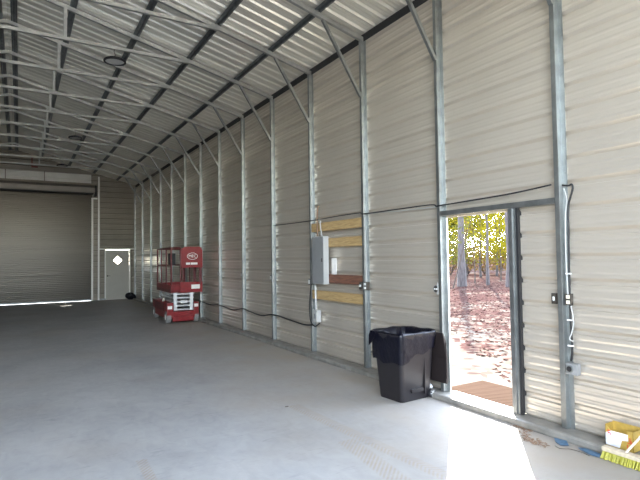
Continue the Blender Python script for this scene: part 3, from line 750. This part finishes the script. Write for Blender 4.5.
for i in range(170):
    t_ = r_.random(); x = 4.06 - .30*t_ + .05*math.sin(t_*9) + r_.gauss(0,.022); y = 3.16 - .46*t_ + r_.gauss(0,.028)
    x = min(x, 4.055)
    s = r_.uniform(.004,.014); a = r_.uniform(0,PI); dx, dy = math.cos(a)*s*1.6, math.sin(a)*s*1.6
    mb.add([(x-dx,y-dy,.001),(x+dy*.5,y-dx*.5,.004+s*.4),(x+dx,y+dy,.001+s*.3),(x-dy*.5,y+dx*.5,.006)], [(0,1,2,3)])
tag(mb.build('floor_debris', 'debris'), 'trail of brown leaf crumbs on the slab by the doorway sun patch', 'debris', kind='stuff')
o = MB().prism([(0,0),(.012,.05),(.03,.07),(.022,.01)], 'z', .001, .006).build('dark_chip', 'black'); o.location = (1.66,2.46,0); tag(o, 'small dark chip on the floor at the bottom edge of the view', 'chip')
o = MB().box((0,0,0),(.035,.012,.006)).build('dark_chip', 'wire'); o.location = (2.50,4.93,.0); tag(o, 'tiny dark chip at the start of the muddy tyre print', 'chip')

# ------------------------------------------------------------------ outside
def gh(x, y): return -.05 + .012*max(0, x-8)
mb = MB(); nx, ny = 40, 40; xs = [-120 + 340*i/nx for i in range(nx+1)]; xs += [4.45,8,12,16,20,25,30]; xs = sorted(xs); ysl = [-120+320*j/ny for j in range(ny+1)]
vs = []; fs = []
for x in xs:
    for y in ysl: vs.append((x, y, -.16 if x < 4.44 else (gh(x,y) if x < 60 else gh(60,y))))
q = len(ysl)
for i in range(len(xs)-1):
    for j in range(q-1): fs.append((i*q+j,(i+1)*q+j,(i+1)*q+j+1,i*q+j+1))
mb.add(vs, fs); struct(mb.build('ground', 'ground', smooth=False))
mb = MB()
mb.box((-.42,-.80,0),(.42,.80,.014)); o = mb.build('door_mat', 'doormat'); o.location = (4.87,3.84,-.046); tag(o, 'brown ribbed mat on the ground just outside the open doorway', 'mat')
# fallen leaves
mb = MB(); r_ = random.Random(21)
for i in range(5200):
    d = 1.0 + 24*r_.random()**.8; a = math.radians(46 + r_.uniform(-9,13)); x = 4.9 + d*math.sin(a)*1.0; y = 3.6 + d*math.cos(a)
    if 4.4 < x < 5.3 and y < 4.6: continue
    if r_.random() > min(1, .25 + (x-5)/9): continue
    s = r_.uniform(.03,.065); c, n_ = math.cos(r_.uniform(0,6)), math.sin(r_.uniform(0,6)); z = gh(x,y)+.004
    mb.add([(x-s*c,y-s*n_,z),(x+s*n_*.6,y-s*c*.6,z+r_.uniform(0,.03)),(x+s*c,y+s*n_,z+r_.uniform(0,.03)),(x-s*n_*.6,y+s*c*.6,z)], [(0,1,2,3)])
tag(mb.build('leaf_litter', 'litter'), 'fallen reddish-brown leaves scattered over the ground outside', 'leaves', kind='stuff')

def tree(name, x, y, h, r, label, cat, leaf, bark='bark', nleaf=1500, zlo=.3, cr=2.0, ls=.10, lean=(0,0), group=None, branches=7, seed=1):
    rr = random.Random(seed); t = thing(name, (x,y,gh(x,y)-.03), label, cat, group)
    tips = []
    if r > 0:
        mb = MB(); P = [(lean[0]*k/6+rr.uniform(-.3,.3)*r*2, lean[1]*k/6+rr.uniform(-.3,.3)*r*2, h*k/6) for k in range(7)]
        P[0] = (0,0,0); mb.tube(P, [r*1.35]+[r*(1-.12*k) for k in range(1,7)], 9)
        for b in range(branches):
            k = rr.uniform(.30 if r > .1 else .15,.95); i = int(k*6); p = Vector(P[i]).lerp(Vector(P[min(i+1,6)]), k*6-i); a = rr.uniform(0,2*PI); l = cr*rr.uniform(.5,.95)
            e = p + Vector((math.cos(a)*l, math.sin(a)*l, l*rr.uniform(.2,.8))); mb.tube([p, p.lerp(e,.5)+Vector((0,0,.08*l)), e], [r*.32,r*.2,r*.08], 5); tips += [e, p.lerp(e,.6)]
        mb.build('trunk', bark, t)
    else:
        mb = MB()
        for b in range(6):
            a = rr.uniform(0,2*PI); e = Vector((math.cos(a)*cr*.6, math.sin(a)*cr*.6, h*rr.uniform(.6,.95))); mb.tube([(0,0,0), e*.5+Vector((0,0,.1*h)), e], [.03,.02,.008], 5); tips.append(e)
        mb.build('stems', bark, t)
    mb = MB()
    for i in range(nleaf):
        if rr.random() < .65 and tips:
            c = rr.choice(tips); p = Vector((c[0]+rr.gauss(0,cr*.22), c[1]+rr.gauss(0,cr*.22), c[2]+rr.gauss(0,cr*.20)))
        else:
            a = rr.uniform(0,2*PI); q_ = cr*math.sqrt(rr.random()); p = Vector((math.cos(a)*q_, math.sin(a)*q_, rr.uniform(zlo, h)))
        if p.z < zlo: p.z = zlo + rr.random()*.5
        s = ls*rr.uniform(.6,1.3); u = Vector((rr.gauss(0,1),rr.gauss(0,1),rr.gauss(0,1))).normalized(); v = u.orthogonal().normalized()
        mb.add([p-u*s, p-v*s*.6, p+u*s, p+v*s*.6], [(0,1,2,3)])
    mb.build('foliage', leaf, t)
    return t
# directions are measured from the doorway view: u = distance along, w = sideways (right positive)
import math as _m
def at(px, dist):
    f_, yaw = 499.0, .5423; a = yaw + math.atan((px-320)/f_); return dist*math.sin(a), dist*math.cos(a)
x,y = at(461,26.5); tree('tree', x, y, 11, .19, 'thick grey tree trunk seen at the left of the doorway view', 'tree', 'leaf_y', 'bark', 500, 3.6, 2.4, .12, seed=2)
x,y = at(487,27.5); tree('tree', x, y, 9, .075, 'slender grey tree in the middle of the doorway view', 'tree', 'leaf_y', 'bark', 420, 2.6, 1.4, .10, seed=3)
x,y = at(508.5,26.0); tree('tree', x, y, 10, .15, 'grey tree trunk at the right edge of the doorway view', 'tree', 'leaf_y', 'bark', 700, 2.8, 1.6, .11, seed=4)
x,y = at(452,25.0); tree('sapling', x, y, 5.0, .03, 'leaning thin sapling left of the thick tree trunk', 'tree', 'leaf_g', 'bark2', 180, 2.2, 1.0, .09, lean=(1.0,-.9), seed=5)
x,y = at(474,29); tree('sapling', x, y, 3.4, .035, 'short thin sapling between the thick and the slender trunk', 'tree', 'leaf_o', 'bark2', 150, 1.2, .8, .08, seed=6)
x,y = at(500,31); tree('sapling', x, y, 4.6, .035, 'bright yellow sapling right of the slender trunk', 'tree', 'leaf_y', 'bark2', 700, 1.7, 1.2, .09, seed=7)
bl = [(446,34,5.5,2.3,'leaf_g'),(466,38,7.0,2.6,'leaf_y'),(480,36,5.6,2.0,'leaf_y'),(496,37,6.8,2.4,'leaf_y'),(512,34,6.0,2.2,'leaf_y'),(528,36,7.0,2.4,'leaf_g'),(432,38,7.0,2.6,'leaf_y'),(548,38,7.5,2.6,'leaf_y')]
for i,(px,d,h,cr,lf) in enumerate(bl):
    x,y = at(px,d); nm = ['pale green bushy tree left of the thick trunk','tall yellow tree behind the thick trunk','yellow tree behind and left of the slender trunk','tall yellow tree behind and right of the slender trunk','yellow tree behind the right edge trunk','pale green tree beyond the right door jamb','yellow tree beyond the left door jamb','yellow tree far beyond the right door jamb'][i]
    tree('tree', x, y, h, .07, nm, 'tree', lf, 'bark', 2300, .9, cr, .085, seed=20+i, group='autumn trees outside')
bb = [(450,33,'left of the thick trunk'),(468,35,'right of the thick trunk'),(484,34,'behind the slender trunk'),(500,35,'left of the right edge trunk'),(516,33,'by the right door jamb')]
for i,(px,d,lb) in enumerate(bb):
    x,y = at(px,d+6); tree('shrub', x, y, 1.9, 0, 'low orange-leaved shrub %s' % lb, 'shrub', 'leaf_o', 'bark2', 1300, .3, 1.6, .085, seed=40+i, group='orange shrubs outside')
for i,px in enumerate((425,445,463,481,499,517,540,560)):
    x,y = at(px,62); tree('tree', x, y, 12-2*(i%2), .07, '%s of the tall distant yellow-green trees, counted from the left' % ['first','second','third','fourth','fifth','sixth','seventh','eighth'][i], 'tree', 'leaf_g' if i%2 else 'leaf_y', 'bark', 3800, .8, 3.4, .20, seed=60+i, group='distant tree line')

# unseen pale apron added before the open end to bounce light indoors
mb = MB(); mb.box((-13, -21, -.16), (11, FRONT-1.2, -.02)); struct(mb.build('bounce_apron', 'bounceground'))
# unseen wooded rise added behind the camera to block the low sky
mb = MB(); r_ = random.Random(77); nn = 60; vs = []; fs = []
for i in range(nn+1):
    x = -90 + 180*i/nn; h = 4.2 + .8*math.sin(i*.9) + 1.0*math.sin(i*2.3+1) + r_.uniform(-.6,.6)
    vs += [(x,-22,-.3), (x,-23.5+r_.uniform(-.5,.5),h*.55), (x,-25+r_.uniform(-.6,.6),h), (x,-32,h*.6), (x,-36,-.3)]
for i in range(nn):
    for j in range(4): fs.append((i*5+j, i*5+j+1, i*5+j+6, i*5+j+5))
mb.add(vs, fs); struct(mb.build('sky_blocker', 'skyblock'))

# ------------------------------------------------------------------ light
az = math.radians(90-43.5)      # direction to the sun measured from +y toward +x = 46.5 deg
el = math.radians(30)
sd = Vector((math.sin(az)*math.cos(el), math.cos(az)*math.cos(el), math.sin(el)))
su = bpy.data.lights.new('sun', 'SUN'); su.energy = 11; su.angle = math.radians(.6); su.color = (1,.93,.82)
so = bpy.data.objects.new('sun', su); C.objects.link(so); so.rotation_euler = sd.to_track_quat('Z','Y').to_euler(); so.location = (30,30,30)
w = bpy.data.worlds.new('sky'); bpy.context.scene.world = w; w.use_nodes = True
nt = w.node_tree; bg = nt.nodes['Background']; sk = nt.nodes.new('ShaderNodeTexSky')
sk.sky_type = 'NISHITA'; sk.sun_disc = False; sk.sun_elevation = el; sk.sun_rotation = az; sk.air_density = 1.0; sk.dust_density = 0.2; sk.ozone_density = 1.0
hs = nt.nodes.new('ShaderNodeHueSaturation'); hs.inputs['Saturation'].default_value = .5; nt.links.new(sk.outputs[0], hs.inputs['Color']); nt.links.new(hs.outputs[0], bg.inputs['Color']); bg.inputs['Strength'].default_value = .8

# ------------------------------------------------------------------ camera
F, YAW, PIT, ROL, H = 499.04, .542325, .0362157, -.013996, 1.62266
cy, sy = math.cos(YAW), math.sin(YAW)
fw = Vector((sy*math.cos(PIT), cy*math.cos(PIT), math.sin(PIT))); r = Vector((cy,-sy,0)); u = r.cross(fw)
r2 = r*math.cos(ROL)+u*math.sin(ROL); u2 = -r*math.sin(ROL)+u*math.cos(ROL)
cam = bpy.data.cameras.new('camera'); cam.sensor_width = 36; cam.lens = 36*F/640; cam.clip_end = 600
co = bpy.data.objects.new('camera', cam); C.objects.link(co)
mw = Matrix((( r2.x,u2.x,-fw.x,0),(r2.y,u2.y,-fw.y,0),(r2.z,u2.z,-fw.z,H),(0,0,0,1)))
co.matrix_world = mw
sc = bpy.context.scene; sc.camera = co
sc.view_settings.view_transform = 'Standard'; sc.view_settings.look = 'None'; sc.view_settings.gamma = 1; sc.view_settings.exposure = 2.0
sc.view_settings.use_curve_mapping = False
sc.cycles.use_denoising = True; sc.cycles.denoising_prefilter = 'NONE'; sc.cycles.sample_clamp_indirect = 4; sc.cycles.use_guiding = True; sc.cycles.guiding_training_samples = 64; sc.cycles.max_bounces = 10; sc.cycles.diffuse_bounces = 6; sc.cycles.glossy_bounces = 5
